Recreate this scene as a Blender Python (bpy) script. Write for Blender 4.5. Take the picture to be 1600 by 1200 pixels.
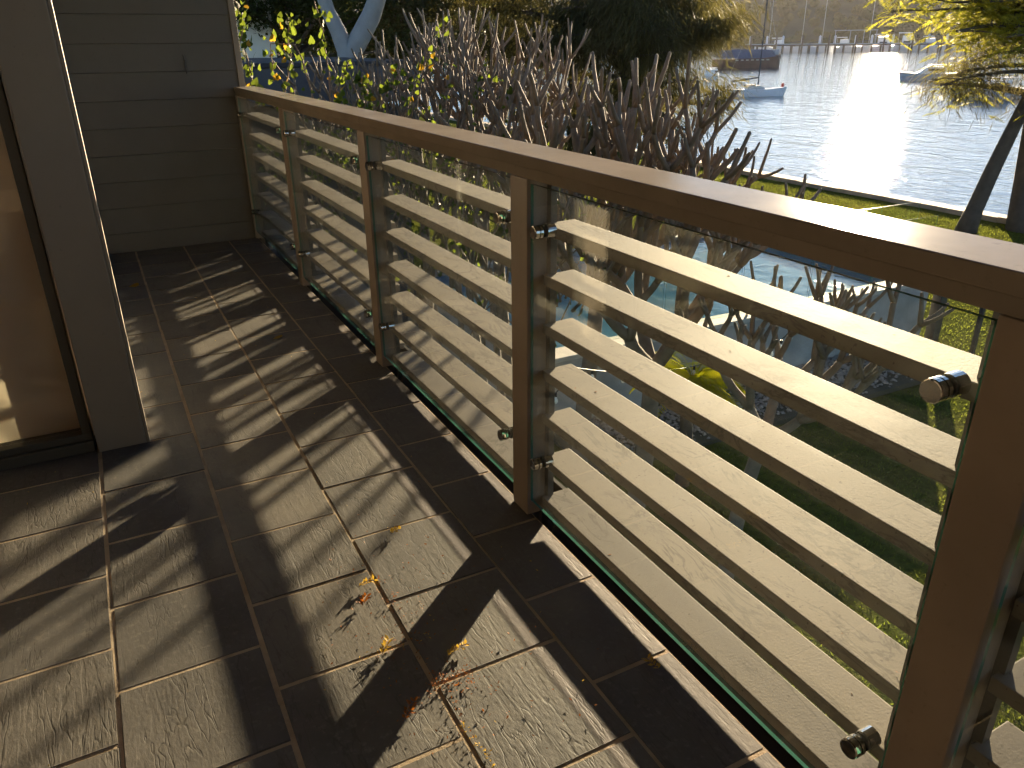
import bpy, bmesh, math, random
import numpy as np
from mathutils import Vector, Matrix, noise

random.seed(7); RNG = np.random.default_rng(11)
R_ = math.radians
for o in list(bpy.data.objects): bpy.data.objects.remove(o)
scene = bpy.context.scene
COL = scene.collection

# ------------------------------------------------------------------ camera
YAW, PITCH, ROLL, FPX = 0.47963, 0.41550, -0.01033, 1205.6      # focal length in pixels of a 1600 px wide frame
CAM = Vector((-0.9263, 0.0, 1.2467))
fw = Vector((math.sin(YAW)*math.cos(PITCH), math.cos(YAW)*math.cos(PITCH), -math.sin(PITCH)))
r0 = Vector((math.cos(YAW), -math.sin(YAW), 0.0)); u0 = r0.cross(fw)
rt = r0*math.cos(ROLL) + u0*math.sin(ROLL); up = -r0*math.sin(ROLL) + u0*math.cos(ROLL)
cam = bpy.data.cameras.new('camera'); camo = bpy.data.objects.new('camera', cam); COL.objects.link(camo)
M4 = Matrix((rt, up, -fw)).transposed().to_4x4(); M4.translation = CAM
camo.matrix_world = M4
cam.sensor_fit = 'HORIZONTAL'; cam.sensor_width = 36.0; cam.lens = 36.0*FPX/1600.0
cam.clip_start = 0.02; cam.clip_end = 6000
scene.camera = camo

# ------------------------------------------------------------------ sky and sun
SUN_AZ, SUN_EL = R_(51.3), R_(8.8)          # azimuth measured from +Y towards +X
world = bpy.data.worlds.new('World'); scene.world = world; world.use_nodes = True
wn = world.node_tree.nodes; wl = world.node_tree.links
sky = wn.new('ShaderNodeTexSky'); sky.sky_type = 'NISHITA'; sky.sun_disc = False
sky.sun_elevation = SUN_EL; sky.sun_rotation = SUN_AZ
sky.air_density = 0.6; sky.dust_density = 0.1; sky.ozone_density = 1.5
bg = wn['Background']; bg.inputs['Strength'].default_value = 0.05
wl.new(sky.outputs['Color'], bg.inputs['Color'])
sun = bpy.data.lights.new('sun', 'SUN'); sun.energy = 5.0; sun.angle = R_(0.53); sun.color = (1.0, 0.79, 0.52)
suno = bpy.data.objects.new('sun', sun); COL.objects.link(suno)
sd = Vector((math.sin(SUN_AZ)*math.cos(SUN_EL), math.cos(SUN_AZ)*math.cos(SUN_EL), math.sin(SUN_EL)))
suno.rotation_euler = sd.to_track_quat('Z', 'Y').to_euler()
suno.location = (30, 25, 12)
vs = scene.view_settings
vs.view_transform = 'Standard'; vs.look = 'None'; vs.gamma = 1.0; vs.use_curve_mapping = False
vs.exposure = 2.52
scene.render.engine = 'CYCLES'
scene.cycles.transparent_max_bounces = 24
scene.cycles.use_adaptive_sampling = True; scene.cycles.adaptive_threshold = 0.05; scene.cycles.adaptive_min_samples = 16
scene.cycles.use_denoising = True; scene.cycles.time_limit = 720
scene.cycles.max_bounces = 7
scene.cycles.sample_clamp_indirect = 6.0
scene.cycles.caustics_reflective = False; scene.cycles.caustics_refractive = False

# ------------------------------------------------------------------ helpers
def ray(px, py): return (fw*FPX + rt*(px-800.0) + up*(600.0-py)).normalized()
def at(px, py, z):
    d = ray(px, py); return CAM + d*((z-CAM.z)/d.z)
def far(px, py, dist):
    d = ray(px, py); return CAM + d*(dist/math.hypot(d.x, d.y))

def tag(o, label=None, cat=None, group=None, kind=None):
    if label: o['label'] = label
    if cat: o['category'] = cat
    if group: o['group'] = group
    if kind: o['kind'] = kind
    return o
def thing(name, loc, label, cat, group=None, rz=0.0):
    o = bpy.data.objects.new(name, None); COL.objects.link(o); o.empty_display_size = 0.2
    o.location = loc; o.rotation_euler = (0, 0, rz)
    return tag(o, label, cat, group)
def link(name, mesh, parent=None, loc=(0,0,0), rot=(0,0,0), scale=(1,1,1)):
    o = bpy.data.objects.new(name, mesh); COL.objects.link(o)
    o.location = loc; o.rotation_euler = rot; o.scale = scale
    if parent: o.parent = parent
    return o

class MB:
    """collects shapes into one mesh"""
    def __init__(s): s.v = []; s.f = []; s.mi = []; s.cur = 0
    def add(s, vs, fs):
        b = len(s.v); s.v += [tuple(v) for v in vs]; s.f += [tuple(i+b for i in f) for f in fs]; s.mi += [s.cur]*len(fs); return s
    def box(s, x0, x1, y0, y1, z0, z1):
        v = [(x0,y0,z0),(x1,y0,z0),(x1,y1,z0),(x0,y1,z0),(x0,y0,z1),(x1,y0,z1),(x1,y1,z1),(x0,y1,z1)]
        return s.add(v, [(0,3,2,1),(4,5,6,7),(0,1,5,4),(1,2,6,5),(2,3,7,6),(3,0,4,7)])
    def tube(s, pts, rad, n=8, cap=True, tip=False):
        pts = [Vector(p) for p in pts]
        if not hasattr(rad, '__len__'): rad = [rad]*len(pts)
        rad = list(rad)
        if tip:                                   # rounded blunt end
            d = (pts[-1]-pts[-2]).normalized(); r = rad[-1]
            pts += [pts[-1]+d*r*0.6, pts[-1]+d*r*0.95]; rad += [r*0.8, r*0.35]
        ref = Vector((0.31,0.2,0.93)); vs = []; fs = []
        for i, p in enumerate(pts):
            t = (pts[min(i+1,len(pts)-1)]-pts[max(i-1,0)])
            if t.length < 1e-9: t = Vector((0,0,1))
            t.normalize()
            a = t.cross(ref)
            if a.length < 0.05: a = t.cross(Vector((1,0,0)))
            a.normalize(); b = t.cross(a)
            for k in range(n):
                an = 2*math.pi*k/n; vs.append(p + (a*math.cos(an)+b*math.sin(an))*rad[i])
        for i in range(len(pts)-1):
            for k in range(n):
                fs.append((i*n+k, i*n+(k+1)%n, (i+1)*n+(k+1)%n, (i+1)*n+k))
        if cap:
            fs.append(tuple(range(n))[::-1]); fs.append(tuple((len(pts)-1)*n+k for k in range(n)))
        return s.add(vs, fs)
    def loft(s, rings, cap=True, closed=True):
        n = len(rings[0]); vs = [v for r in rings for v in r]; fs = []
        m = n if closed else n-1
        for i in range(len(rings)-1):
            for k in range(m):
                fs.append((i*n+k, i*n+(k+1)%n, (i+1)*n+(k+1)%n, (i+1)*n+k))
        if cap: fs.append(tuple(range(n))[::-1]); fs.append(tuple((len(rings)-1)*n+k for k in range(n)))
        return s.add(vs, fs)
    def mesh(s, name, mats, smooth=False):
        m = bpy.data.meshes.new(name); m.from_pydata([tuple(v) for v in s.v], [], s.f)
        for mt in (mats if isinstance(mats, (list,tuple)) else [mats]): m.materials.append(mt)
        if any(s.mi): m.polygons.foreach_set('material_index', s.mi)
        if smooth: m.polygons.foreach_set('use_smooth', [True]*len(m.polygons))
        m.update(); return m
    def build(s, name, mats, parent=None, smooth=False, loc=(0,0,0), rot=(0,0,0), bevel=0.0, recalc=True):
        m = s.mesh(name, mats, smooth)
        if recalc or bevel:
            bm = bmesh.new(); bm.from_mesh(m)
            bmesh.ops.recalc_face_normals(bm, faces=bm.faces)
            if bevel: bmesh.ops.bevel(bm, geom=bm.edges[:], offset=bevel, segments=2, affect='EDGES', profile=0.6, clamp_overlap=True)
            bm.to_mesh(m); bm.free()
        return link(name, m, parent, loc, rot)

def fast_mesh(name, V, nper, mat):
    """V: (N*nper,3) array, faces of nper consecutive vertices"""
    V = np.asarray(V, np.float32).reshape(-1,3); nv = len(V); nf = nv//nper
    m = bpy.data.meshes.new(name); m.vertices.add(nv); m.loops.add(nv); m.polygons.add(nf)
    m.vertices.foreach_set('co', V.ravel()); m.loops.foreach_set('vertex_index', np.arange(nv, dtype=np.int32))
    m.polygons.foreach_set('loop_start', np.arange(0, nv, nper, dtype=np.int32))
    m.materials.append(mat); m.update(calc_edges=True); m.validate(); return m
def blades(P, D, S, L, W, bend=0.0):
    """kite shaped leaves: base P, direction D, side S, length L, width W"""
    L = np.asarray(L)[:,None]; W = np.asarray(W)[:,None]
    N = np.cross(D, S)
    a = P; b = P + D*L*0.45 + S*W*0.5 + N*L*bend; c = P + D*L; d = P + D*L*0.45 - S*W*0.5 + N*L*bend
    return np.stack([a,b,c,d], 1).reshape(-1,3)
def unit(a): return a/np.maximum(np.linalg.norm(a, axis=1, keepdims=True), 1e-9)
def rnd_dirs(n): return unit(RNG.normal(size=(n,3)))

# ------------------------------------------------------------------ materials
class Mat:
    def __init__(s, name):
        s.m = bpy.data.materials.new(name); s.m.use_nodes = True
        s.n = s.m.node_tree.nodes; s.l = s.m.node_tree.links
        s.p = s.n['Principled BSDF']; s.out = s.n['Material Output']
    def new(s, t, **kw):
        n = s.n.new(t)
        for k, v in kw.items():
            if k in n.inputs: n.inputs[k].default_value = v
            else: setattr(n, k, v)
        return n
    def coord(s, kind='Object', scale=(1,1,1), per_object=False):
        tc = s.new('ShaderNodeTexCoord'); mp = s.new('ShaderNodeMapping')
        mp.inputs['Scale'].default_value = scale
        if kind == 'World':
            g = s.new('ShaderNodeNewGeometry'); s.l.new(g.outputs['Position'], mp.inputs['Vector'])
        else: s.l.new(tc.outputs[kind], mp.inputs['Vector'])
        if per_object:
            oi = s.new('ShaderNodeObjectInfo'); vm = s.new('ShaderNodeVectorMath', operation='MULTIPLY')
            cb = s.new('ShaderNodeCombineXYZ')
            for k, f in zip('XYZ', (37.0, 91.0, 53.0)):
                mu = s.new('ShaderNodeMath', operation='MULTIPLY'); mu.inputs[1].default_value = f
                s.l.new(oi.outputs['Random'], mu.inputs[0]); s.l.new(mu.outputs[0], cb.inputs[k])
            s.l.new(cb.outputs[0], mp.inputs['Location'])
        return mp.outputs[0]
    def noise(s, vec, scale, detail=4, rough=0.55, dist=0.0):
        n = s.new('ShaderNodeTexNoise'); n.inputs['Scale'].default_value = scale; n.inputs['Detail'].default_value = detail
        n.inputs['Roughness'].default_value = rough; n.inputs['Distortion'].default_value = dist
        s.l.new(vec, n.inputs['Vector']); return n.outputs['Fac']
    def ramp(s, fac, stops, interp='LINEAR'):
        r = s.new('ShaderNodeValToRGB'); r.color_ramp.interpolation = interp; e = r.color_ramp.elements
        while len(e) < len(stops): e.new(0.5)
        for i, (p, c) in enumerate(stops):
            e[i].position = p; c = c if hasattr(c, '__len__') else (c,c,c); e[i].color = (*c[:3], 1)
        s.l.new(fac, r.inputs['Fac']); return r.outputs['Color']
    def math(s, op, a, b=None, clamp=False):
        m = s.new('ShaderNodeMath', operation=op, use_clamp=clamp)
        for i, x in enumerate((a, b)):
            if x is None: continue
            if isinstance(x, (int,float)): m.inputs[i].default_value = x
            else: s.l.new(x, m.inputs[i])
        return m.outputs[0]
    def mix(s, fac, a, b, blend='MIX'):
        m = s.new('ShaderNodeMix', data_type='RGBA', blend_type=blend)
        for i, x in ((0, fac), (6, a), (7, b)):
            if isinstance(x, (int,float)): m.inputs[i].default_value = x
            elif isinstance(x, tuple): m.inputs[i].default_value = (*x, 1)
            else: s.l.new(x, m.inputs[i])
        return m.outputs[2]
    def bump(s, h, strength=0.5, dist=0.01, normal=None):
        b = s.new('ShaderNodeBump'); b.inputs['Strength'].default_value = strength; b.inputs['Distance'].default_value = dist
        s.l.new(h, b.inputs['Height'])
        if normal is not None: s.l.new(normal, b.inputs['Normal'])
        return b.outputs[0]
    def set(s, color=None, rough=None, metal=None, normal=None, spec=None):
        for k, v in (('Base Color',color),('Roughness',rough),('Metallic',metal),('Normal',normal),('Specular IOR Level',spec)):
            if v is None: continue
            if isinstance(v, (int,float)): s.p.inputs[k].default_value = v
            elif isinstance(v, tuple): s.p.inputs[k].default_value = (*v, 1)
            else: s.l.new(v, s.p.inputs[k])
        return s.m

def scl(c, f): return tuple(x*f for x in c)
def simple(name, c, rough=0.5, metal=0.0, var=0.25, nscale=6.0, bump=0.0, bscale=60.0, bdist=0.002, kind='Object', spec=None, per=False, stretch=(1,1,1)):
    M = Mat(name); v = M.coord(kind, stretch, per)
    f = M.noise(v, nscale, 5, 0.6)
    col = M.ramp(f, [(0.25, scl(c, 1-var)), (0.75, scl(c, 1+var))])
    nrm = None
    if bump: nrm = M.bump(M.noise(v, bscale, 6, 0.65), bump, bdist)
    M.set(col, rough, metal, nrm, spec); return M.m
def leafmat(name, c, trans, tw=0.5, rough=0.55, var=0.45, nscale=0.6, spec=0.12):
    """thin leaf: diffuse reflection plus light let through from behind"""
    M = Mat(name); v = M.coord('World')
    f = M.noise(v, nscale, 4, 0.7)
    col = M.ramp(f, [(0.3, scl(c,1-var)), (0.7, scl(c,1+var))])
    tcol = M.ramp(f, [(0.3, scl(trans,1-var*0.7)), (0.7, scl(trans,1+var*0.7))])
    M.set(col, rough, spec=spec)
    t = M.new('ShaderNodeBsdfTranslucent'); M.l.new(tcol, t.inputs['Color'])
    mx = M.new('ShaderNodeMixShader'); mx.inputs[0].default_value = tw
    M.l.new(M.p.outputs[0], mx.inputs[1]); M.l.new(t.outputs[0], mx.inputs[2]); M.l.new(mx.outputs[0], M.out.inputs['Surface'])
    return M.m

# powder coated taupe metal of the railing
def mk_paint(name, c, rough, dirt=0.35, bump=0.12, spec=0.4):
    M = Mat(name); v = M.coord('Object', (1,1,1), True)
    f1 = M.noise(v, 3.0, 5, 0.6); f2 = M.noise(v, 55.0, 4, 0.7)
    col = M.mix(M.ramp(f1, [(0.35,0.0),(0.75,1.0)]), scl(c,1-dirt*0.5), scl(c,1+dirt*0.35))
    col = M.mix(M.ramp(f2, [(0.62,0.0),(0.72,0.35)]), col, scl(c,0.45))
    rg = M.math('ADD', M.math('MULTIPLY', f1, 0.16), rough-0.08)
    M.set(col, rg, 0.0, M.bump(M.noise(v, 260.0, 3, 0.6), bump, 0.0006), spec); return M.m
m_rail = mk_paint('rail_paint', (0.280,0.242,0.205), 0.17, spec=0.010)
m_post = mk_paint('post_paint', (0.315,0.250,0.200), 0.45)
def mk_slat():
    M = Mat('slat_paint'); v = M.coord('Object', (1,1,1), True); c = (0.215,0.186,0.148)
    f1 = M.noise(v, 5.0, 6, 0.65, 0.6)
    col = M.mix(M.ramp(f1, [(0.3,0.0),(0.7,1.0)]), scl(c,0.80), scl(c,1.10))
    oi = M.new('ShaderNodeObjectInfo'); col = M.mix(1.0, col, M.ramp(oi.outputs['Random'], [(0.0,(0.84,0.84,0.86)),(0.5,(1.02,1.0,0.97)),(1.0,(1.12,1.10,1.06))]), 'MULTIPLY')
    # dried water tide lines and specks of dirt
    vs_ = M.coord('Object', (7,2.2,7), True)
    tl = M.math('ABSOLUTE', M.math('SUBTRACT', M.noise(vs_, 2.2, 6, 0.62, 0.8), 0.5))
    lines = M.ramp(tl, [(0.0,0.85),(0.030,0.0)])
    gate = M.ramp(M.noise(v, 4.0, 2, 0.5), [(0.42,0.0),(0.54,1.0)])
    col = M.mix(M.math('MULTIPLY', lines, gate), col, scl(c,0.42))
    sp = M.ramp(M.noise(v, 130.0, 1, 0.5), [(0.69,0.0),(0.74,0.7)])
    col = M.mix(sp, col, (0.06,0.05,0.04))
    h = M.noise(v, 190.0, 2, 0.6)
    M.set(col, M.math('ADD', M.math('MULTIPLY', f1, 0.2), 0.62), 0.0, M.bump(h, 0.30, 0.0011), 0.17); return M.m
m_slat = mk_slat()
m_stile = mk_paint('stile_paint', (0.075,0.070,0.062), 0.42)
m_weather = mk_paint('weatherboard_paint', (0.108,0.101,0.090), 0.62, 0.25, 0.2)
m_column = mk_paint('column_paint', (0.270,0.220,0.165), 0.5, 0.2)
m_frame = mk_paint('door_frame_paint', (0.085,0.075,0.055), 0.45)
m_chrome = simple('polished_steel', (0.62,0.60,0.57), 0.09, 1.0, 0.06, 20)
m_rubber = simple('black_rubber', (0.012,0.012,0.012), 0.6)

def mk_tile():
    M = Mat('slate_tile'); v = M.coord('Object', (1,1,1), True)
    oi = M.new('ShaderNodeObjectInfo')
    vs_ = M.coord('Object', (10.0,1.0,1.0), True)
    lay = M.noise(vs_, 0.9, 5, 0.62, 0.16)                       # layered cleft of the stone, running along the tile
    s1 = M.ramp(lay, [(0.36,0.0),(0.375,0.28),(0.44,0.30),(0.452,0.55),(0.52,0.57),(0.535,0.80),(0.62,0.83),(0.632,1.0)])
    fine = M.noise(M.coord('Object',(60,26,20),True), 2.2, 4, 0.7)
    ck = M.math('ABSOLUTE', M.math('SUBTRACT', M.noise(M.coord('Object',(8,1.5,1),True), 1.35, 4, 0.62, 0.35), 0.47))
    crack = M.ramp(ck, [(0.0,1.0),(0.010,0.0)])
    h = M.math('ADD', M.math('MULTIPLY', s1, 0.75), M.math('MULTIPLY', fine, 0.80))
    h = M.math('SUBTRACT', h, M.math('MULTIPLY', crack, 0.32))
    base = M.ramp(M.noise(v, 5.0, 6, 0.65), [(0.3,(0.074,0.068,0.063)),(0.7,(0.128,0.115,0.101))])
    tone = M.ramp(oi.outputs['Random'], [(0.0,(0.80,0.80,0.82)),(1.0,(1.14,1.10,1.04))])
    base = M.mix(1.0, base, tone, 'MULTIPLY')
    base = M.mix(M.math('MULTIPLY', crack, 0.5), base, (0.035,0.030,0.026))
    dust = M.ramp(M.noise(v, 70.0, 3, 0.6), [(0.55,0.0),(0.8,0.4)])
    base = M.mix(dust, base, (0.24,0.21,0.175))
    M.set(base, M.math('ADD', M.math('MULTIPLY', fine, 0.2), 0.58), 0.0, M.bump(M.math('MULTIPLY', h, M.ramp(oi.outputs['Random'], [(0.0,0.40),(0.5,1.0),(1.0,0.60)])), 0.46, 0.0026), 0.36); return M.m
m_tile = mk_tile()
m_grout = simple('grout', (0.36,0.27,0.18), 0.9, 0, 0.3, 18, 0.6, 180, 0.002, per=False)
m_concrete = simple('concrete', (0.30,0.29,0.27), 0.85, 0, 0.28, 1.6, 0.35, 40, 0.004)
m_coping = simple('coping_stone', (0.45,0.42,0.36), 0.8, 0, 0.2, 3, 0.3, 60, 0.003)
m_seawall = simple('seawall_stone', (0.33,0.26,0.19), 0.85, 0, 0.4, 1.2, 0.6, 14, 0.02)

def thin_glass(name, tint, dirt=0.05, ior=1.5, stretch=(30,30,1.6)):
    M = Mat(name)
    tr = M.new('ShaderNodeBsdfTransparent'); tr.inputs[0].default_value = (*tint,1)
    gl = M.new('ShaderNodeBsdfGlossy'); gl.inputs['Roughness'].default_value = 0.012; gl.inputs[0].default_value = (1,1,1,1)
    ge = M.new('ShaderNodeNewGeometry'); dp = M.new('ShaderNodeVectorMath', operation='DOT_PRODUCT')
    M.l.new(ge.outputs['Incoming'], dp.inputs[0]); M.l.new(ge.outputs['Normal'], dp.inputs[1])
    sch = M.math('POWER', M.math('SUBTRACT', 1.0, M.math('ABSOLUTE', dp.outputs['Value'])), 5.0)   # Schlick reflectance, both sides of a thin pane
    frs = M.math('ADD', M.math('MULTIPLY', sch, 0.96), 0.04)
    mx = M.new('ShaderNodeMixShader'); M.l.new(frs, mx.inputs[0]); M.l.new(tr.outputs[0], mx.inputs[1]); M.l.new(gl.outputs[0], mx.inputs[2])
    df = M.new('ShaderNodeBsdfDiffuse'); df.inputs[0].default_value = (0.62,0.60,0.54,1)
    dt = M.new('ShaderNodeBsdfTranslucent'); dt.inputs[0].default_value = (0.62,0.60,0.54,1)
    dm = M.new('ShaderNodeMixShader'); dm.inputs[0].default_value = 0.5
    M.l.new(df.outputs[0], dm.inputs[1]); M.l.new(dt.outputs[0], dm.inputs[2])
    f = M.math('ADD', M.math('MULTIPLY', M.noise(M.coord('Object', stretch), 1.0, 5, 0.65), 0.7), M.math('MULTIPLY', M.noise(M.coord('Object'), 6.0, 5, 0.6), 0.5))
    fac = M.ramp(f, [(0.42,dirt*0.12),(0.68,dirt),(0.85,dirt*1.8)])
    m2 = M.new('ShaderNodeMixShader'); M.l.new(fac, m2.inputs[0]); M.l.new(mx.outputs[0], m2.inputs[1]); M.l.new(dm.outputs[0], m2.inputs[2])
    M.l.new(m2.outputs[0], M.out.inputs['Surface']); return M.m
m_glass = thin_glass('railing_glass', (0.955,0.975,0.955), 0.0055)
m_glass_edge = Mat('glass_edge').set((0.045,0.16,0.12), 0.15, 0.0)
m_fenceglass = thin_glass('fence_glass', (0.93,0.965,0.95), 0.002)
m_winglass = thin_glass('window_glass', (0.93,0.95,0.93), 0.002)

# water
def mk_water():
    M = Mat('harbour_water'); v = M.coord('World', (1,1,1)); vr = M.coord('World', (1.0,0.62,1))
    a = M.noise(vr, 0.50, 3, 0.55, 0.3); b = M.noise(vr, 1.9, 4, 0.65, 0.4); c = M.noise(v, 0.06, 2, 0.5)
    h = M.math('ADD', M.math('MULTIPLY', a, 0.60), M.math('MULTIPLY', b, 0.22))
    h = M.math('ADD', h, M.math('MULTIPLY', c, 0.5))
    M.set((0.018,0.050,0.075), 0.035, 0.0, M.bump(h, 1.0, 0.20)); M.p.inputs['IOR'].default_value = 1.333
    return M.m
m_water = mk_water()
def mk_pool():
    M = Mat('pool_water'); v = M.coord('World')
    h = M.noise(v, 3.2, 3, 0.5, 0.5)
    M.set(M.ramp(M.noise(v, 1.1, 3, 0.6), [(0.3,(0.05,0.13,0.21)),(0.7,(0.08,0.19,0.28))]), 0.04, 0.0, M.bump(h, 0.4, 0.04)); return M.m
m_pool = mk_pool()
def mk_lawn():
    M = Mat('lawn'); v = M.coord('World')
    f = M.noise(v, 0.45, 5, 0.65); g = M.noise(v, 9.0, 5, 0.7)
    col = M.ramp(f, [(0.3,(0.055,0.068,0.015)),(0.55,(0.095,0.105,0.024)),(0.75,(0.15,0.128,0.042))])
    col = M.mix(M.ramp(g, [(0.35,0.65),(0.6,0.0)]), col, (0.03,0.035,0.012))
    M.set(col, 0.95, 0.0, M.bump(g, 1.0, 0.06), 0.0); return M.m
m_lawn = mk_lawn()
m_grass = leafmat('grass_blades', (0.085,0.105,0.018), (0.20,0.23,0.030), 0.5, 0.8, 0.4, 0.5, 0.0)
m_bark_fr = simple('frangipani_bark', (0.160,0.124,0.088), 0.8, 0, 0.35, 9, 0.6, 45, 0.006)
m_bark_dk = simple('dark_bark', (0.075,0.058,0.045), 0.9, 0, 0.4, 4, 0.8, 18, 0.02)
m_bark_gum = simple('gum_bark', (0.27,0.265,0.26), 0.7, 0, 0.3, 1.6, 0.3, 9, 0.01)
m_twig = simple('twig_bark', (0.20,0.13,0.09), 0.8, 0, 0.35, 14)
m_casu = leafmat('casuarina_needles', (0.055,0.058,0.026), (0.12,0.105,0.03), 0.42, 0.6, 0.5, 0.45)
m_casu_r = leafmat('casuarina_brown_needles', (0.070,0.068,0.040), (0.15,0.13,0.055), 0.5, 0.6, 0.4, 0.6)
m_jac = leafmat('feathery_leaves', (0.11,0.125,0.022), (0.50,0.48,0.05), 0.65, 0.55, 0.42, 0.9)
m_dense = leafmat('broad_leaves', (0.040,0.052,0.020), (0.09,0.10,0.02), 0.4, 0.5, 0.5, 0.5)
m_vine = leafmat('vine_leaves', (0.045,0.075,0.018), (0.14,0.18,0.018), 0.5, 0.45, 0.65, 6.0)
m_vine_y = leafmat('yellow_leaves', (0.34,0.20,0.03), (0.45,0.26,0.02), 0.5, 0.5, 0.3, 9.0)
m_fern = leafmat('fern_leaves', (0.11,0.14,0.015), (0.70,0.66,0.02), 0.7, 0.8, 0.3, 5.0, 0.0)
m_wood_far = leafmat('far_wood_leaves', (0.085,0.080,0.040), (0.20,0.17,0.06), 0.35, 0.8, 0.45, 0.05)
m_hill = simple('hill_soil', (0.07,0.062,0.035), 0.95, 0, 0.5, 0.03, kind='World')
m_dead = leafmat('dry_leaflets', (0.25,0.085,0.022), (0.40,0.13,0.02), 0.3, 0.6, 0.5, 60.0)
m_dead_y = leafmat('dry_yellow_leaflets', (0.52,0.33,0.06), (0.60,0.38,0.05), 0.35, 0.6, 0.3, 60.0)

# ================================================================== THE SETTING
ZG, ZW, XS = -3.9, -4.9, 23.2
lw = MB(); NX, NY = 42, 70; x0, x1, y0, y1 = -60.0, XS+0.1, -45.0, 140.0
for j in range(NY+1):
    for i in range(NX+1):
        x = x0+(x1-x0)*i/NX; y = y0+(y1-y0)*j/NY
        lw.v.append((x, y, ZG + 0.05*noise.noise((x*0.15, y*0.15, 0))))
for j in range(NY):
    for i in range(NX):
        a = j*(NX+1)+i; lw.f.append((a,a+1,a+NX+2,a+NX+1)); lw.mi.append(0)
tag(lw.build('lawn', m_lawn, smooth=True, recalc=False), kind='structure')
tag(MB().add([(XS+0.2,-115,ZW),(1090,-115,ZW),(1090,1090,ZW),(XS+0.2,1090,ZW)],[(0,1,2,3)]).build('harbour_water', m_water, recalc=False), kind='structure')
# land that goes on far to the left behind the trees
tag(MB().box(-115, XS+0.05, 139, 1090, ZG-1.5, ZG-0.1).build('terrain', m_lawn), kind='structure')

# sea wall along the lawn, block by block
sw = thing('sea_wall', (XS, 20, ZG), 'low stone sea wall edging the lawn along the harbour', 'wall')
mb = MB().box(-0.05, 0.45, -60, 118, -2.0, 0.0); mb.build('wall_core', m_seawall, sw)
bm_ = MB().box(-0.10, 0.50, 0.008, 1.992, 0.0, 0.17).mesh('stone', m_seawall)
for k in range(40):
    link('stone', bm_, sw, (random.uniform(-.02,.02), -22+2*k, random.uniform(-0.015,0.015)), (0,0,random.uniform(-.004,.004)))

# balcony floor : slab, grout bed and every tile
floor = MB().box(-3.2, -0.001, -3.5, 5.72, -0.26, -0.012).build('balcony_floor', m_concrete); tag(floor, kind='structure')
MB().box(-3.19, -0.0025, -3.49, 5.66, -0.012, -0.0016).build('grout_bed', m_grout, floor)
def tile_mesh(w, l):
    b = MB().box(-w/2, w/2, -l/2, l/2, -0.0115, 0.0); m = b.mesh('tile', m_tile)
    bm = bmesh.new(); bm.from_mesh(m); bmesh.ops.recalc_face_normals(bm, faces=bm.faces)
    te = [e for e in bm.edges if all(v.co.z > -0.001 for v in e.verts)]
    bmesh.ops.bevel(bm, geom=te, offset=0.0022, segments=2, affect='EDGES'); bm.to_mesh(m); bm.free(); return m
TP, GAP = 0.300, 0.0075
t_full = tile_mesh(TP-GAP, TP-GAP); t_edge = tile_mesh(0.199, TP-GAP)
for c in range(8):
    xc = -0.1035 if c == 0 else -0.2035-TP*(c-0.5)
    off = 1.330 if c % 2 == 0 else 1.480
    for r in range(-7, 15):
        yc = off + TP*(r+0.5)
        if yc < -0.75 or yc-TP/2 > 5.62: continue
        if c >= 4 and yc > 2.78 and xc < -1.0: continue
        if yc+TP/2 > 5.672:
            ya = yc-TP/2+GAP/2; yb = 5.672; link('tile', tile_mesh(0.199 if c == 0 else TP-GAP, yb-ya), floor, (xc, (ya+yb)/2, 0)); continue
        o = link('tile', t_edge if c == 0 else t_full, floor, (xc+random.uniform(-.0006,.0006), yc+random.uniform(-.0006,.0006), random.uniform(-.0006,.0008)),
                 (random.uniform(-.0022,.0022), random.uniform(-.0022,.0022), random.uniform(-.002,.002)))

# ------------------------------------------------------------------ far weatherboard wall
wallY = 5.69
wb = thing('weatherboard_wall', (-0.9, wallY, 0), 'dark weatherboard wall closing the far end of the balcony', 'wall')
MB().box(-1.6, 0.915, 0.022, 0.20, -0.3, 3.4).build('wall_core', m_weather, wb)
bp = 0.164
prof = [(0.020,0.0),(-0.006,0.0),(-0.010,0.004),(-0.001,bp+0.006),(0.020,bp+0.006)]
b = MB(); b.loft([[(-1.6,y,z) for y,z in prof],[(0.915,y,z) for y,z in prof]]); bmh = b.mesh('board', m_weather)
for k in range(19): link('board', bmh, wb, (0, 0, 0.035+bp*k-0.08 if k else -0.045), (0,0,0))
MB().box(0.917, 0.955, -0.018, 0.20, -0.3, 3.4).build('corner_trim', m_column, wb, bevel=0.002)
MB().tube([(0.60,-0.014,1.20),(0.603,-0.03,1.17),(0.60,-0.02,1.13),(0.607,-0.014,1.09)],0.004,6).build('hook', m_stile, wb)

# ------------------------------------------------------------------ corner post and glazing of the room on the left
cp = thing('corner_post', (-1.024, 2.675, 0), 'wide taupe corner post between the window and the recess', 'post')
MB().box(-0.081, 0.066, 0, 0.19, -0.01, 2.75).build('shaft', m_column, cp, bevel=0.003)
MB().box(0.067, 0.078, 0.004, 0.185, -0.01, 2.75).build('edge_trim', m_column, cp, bevel=0.002)
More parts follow.
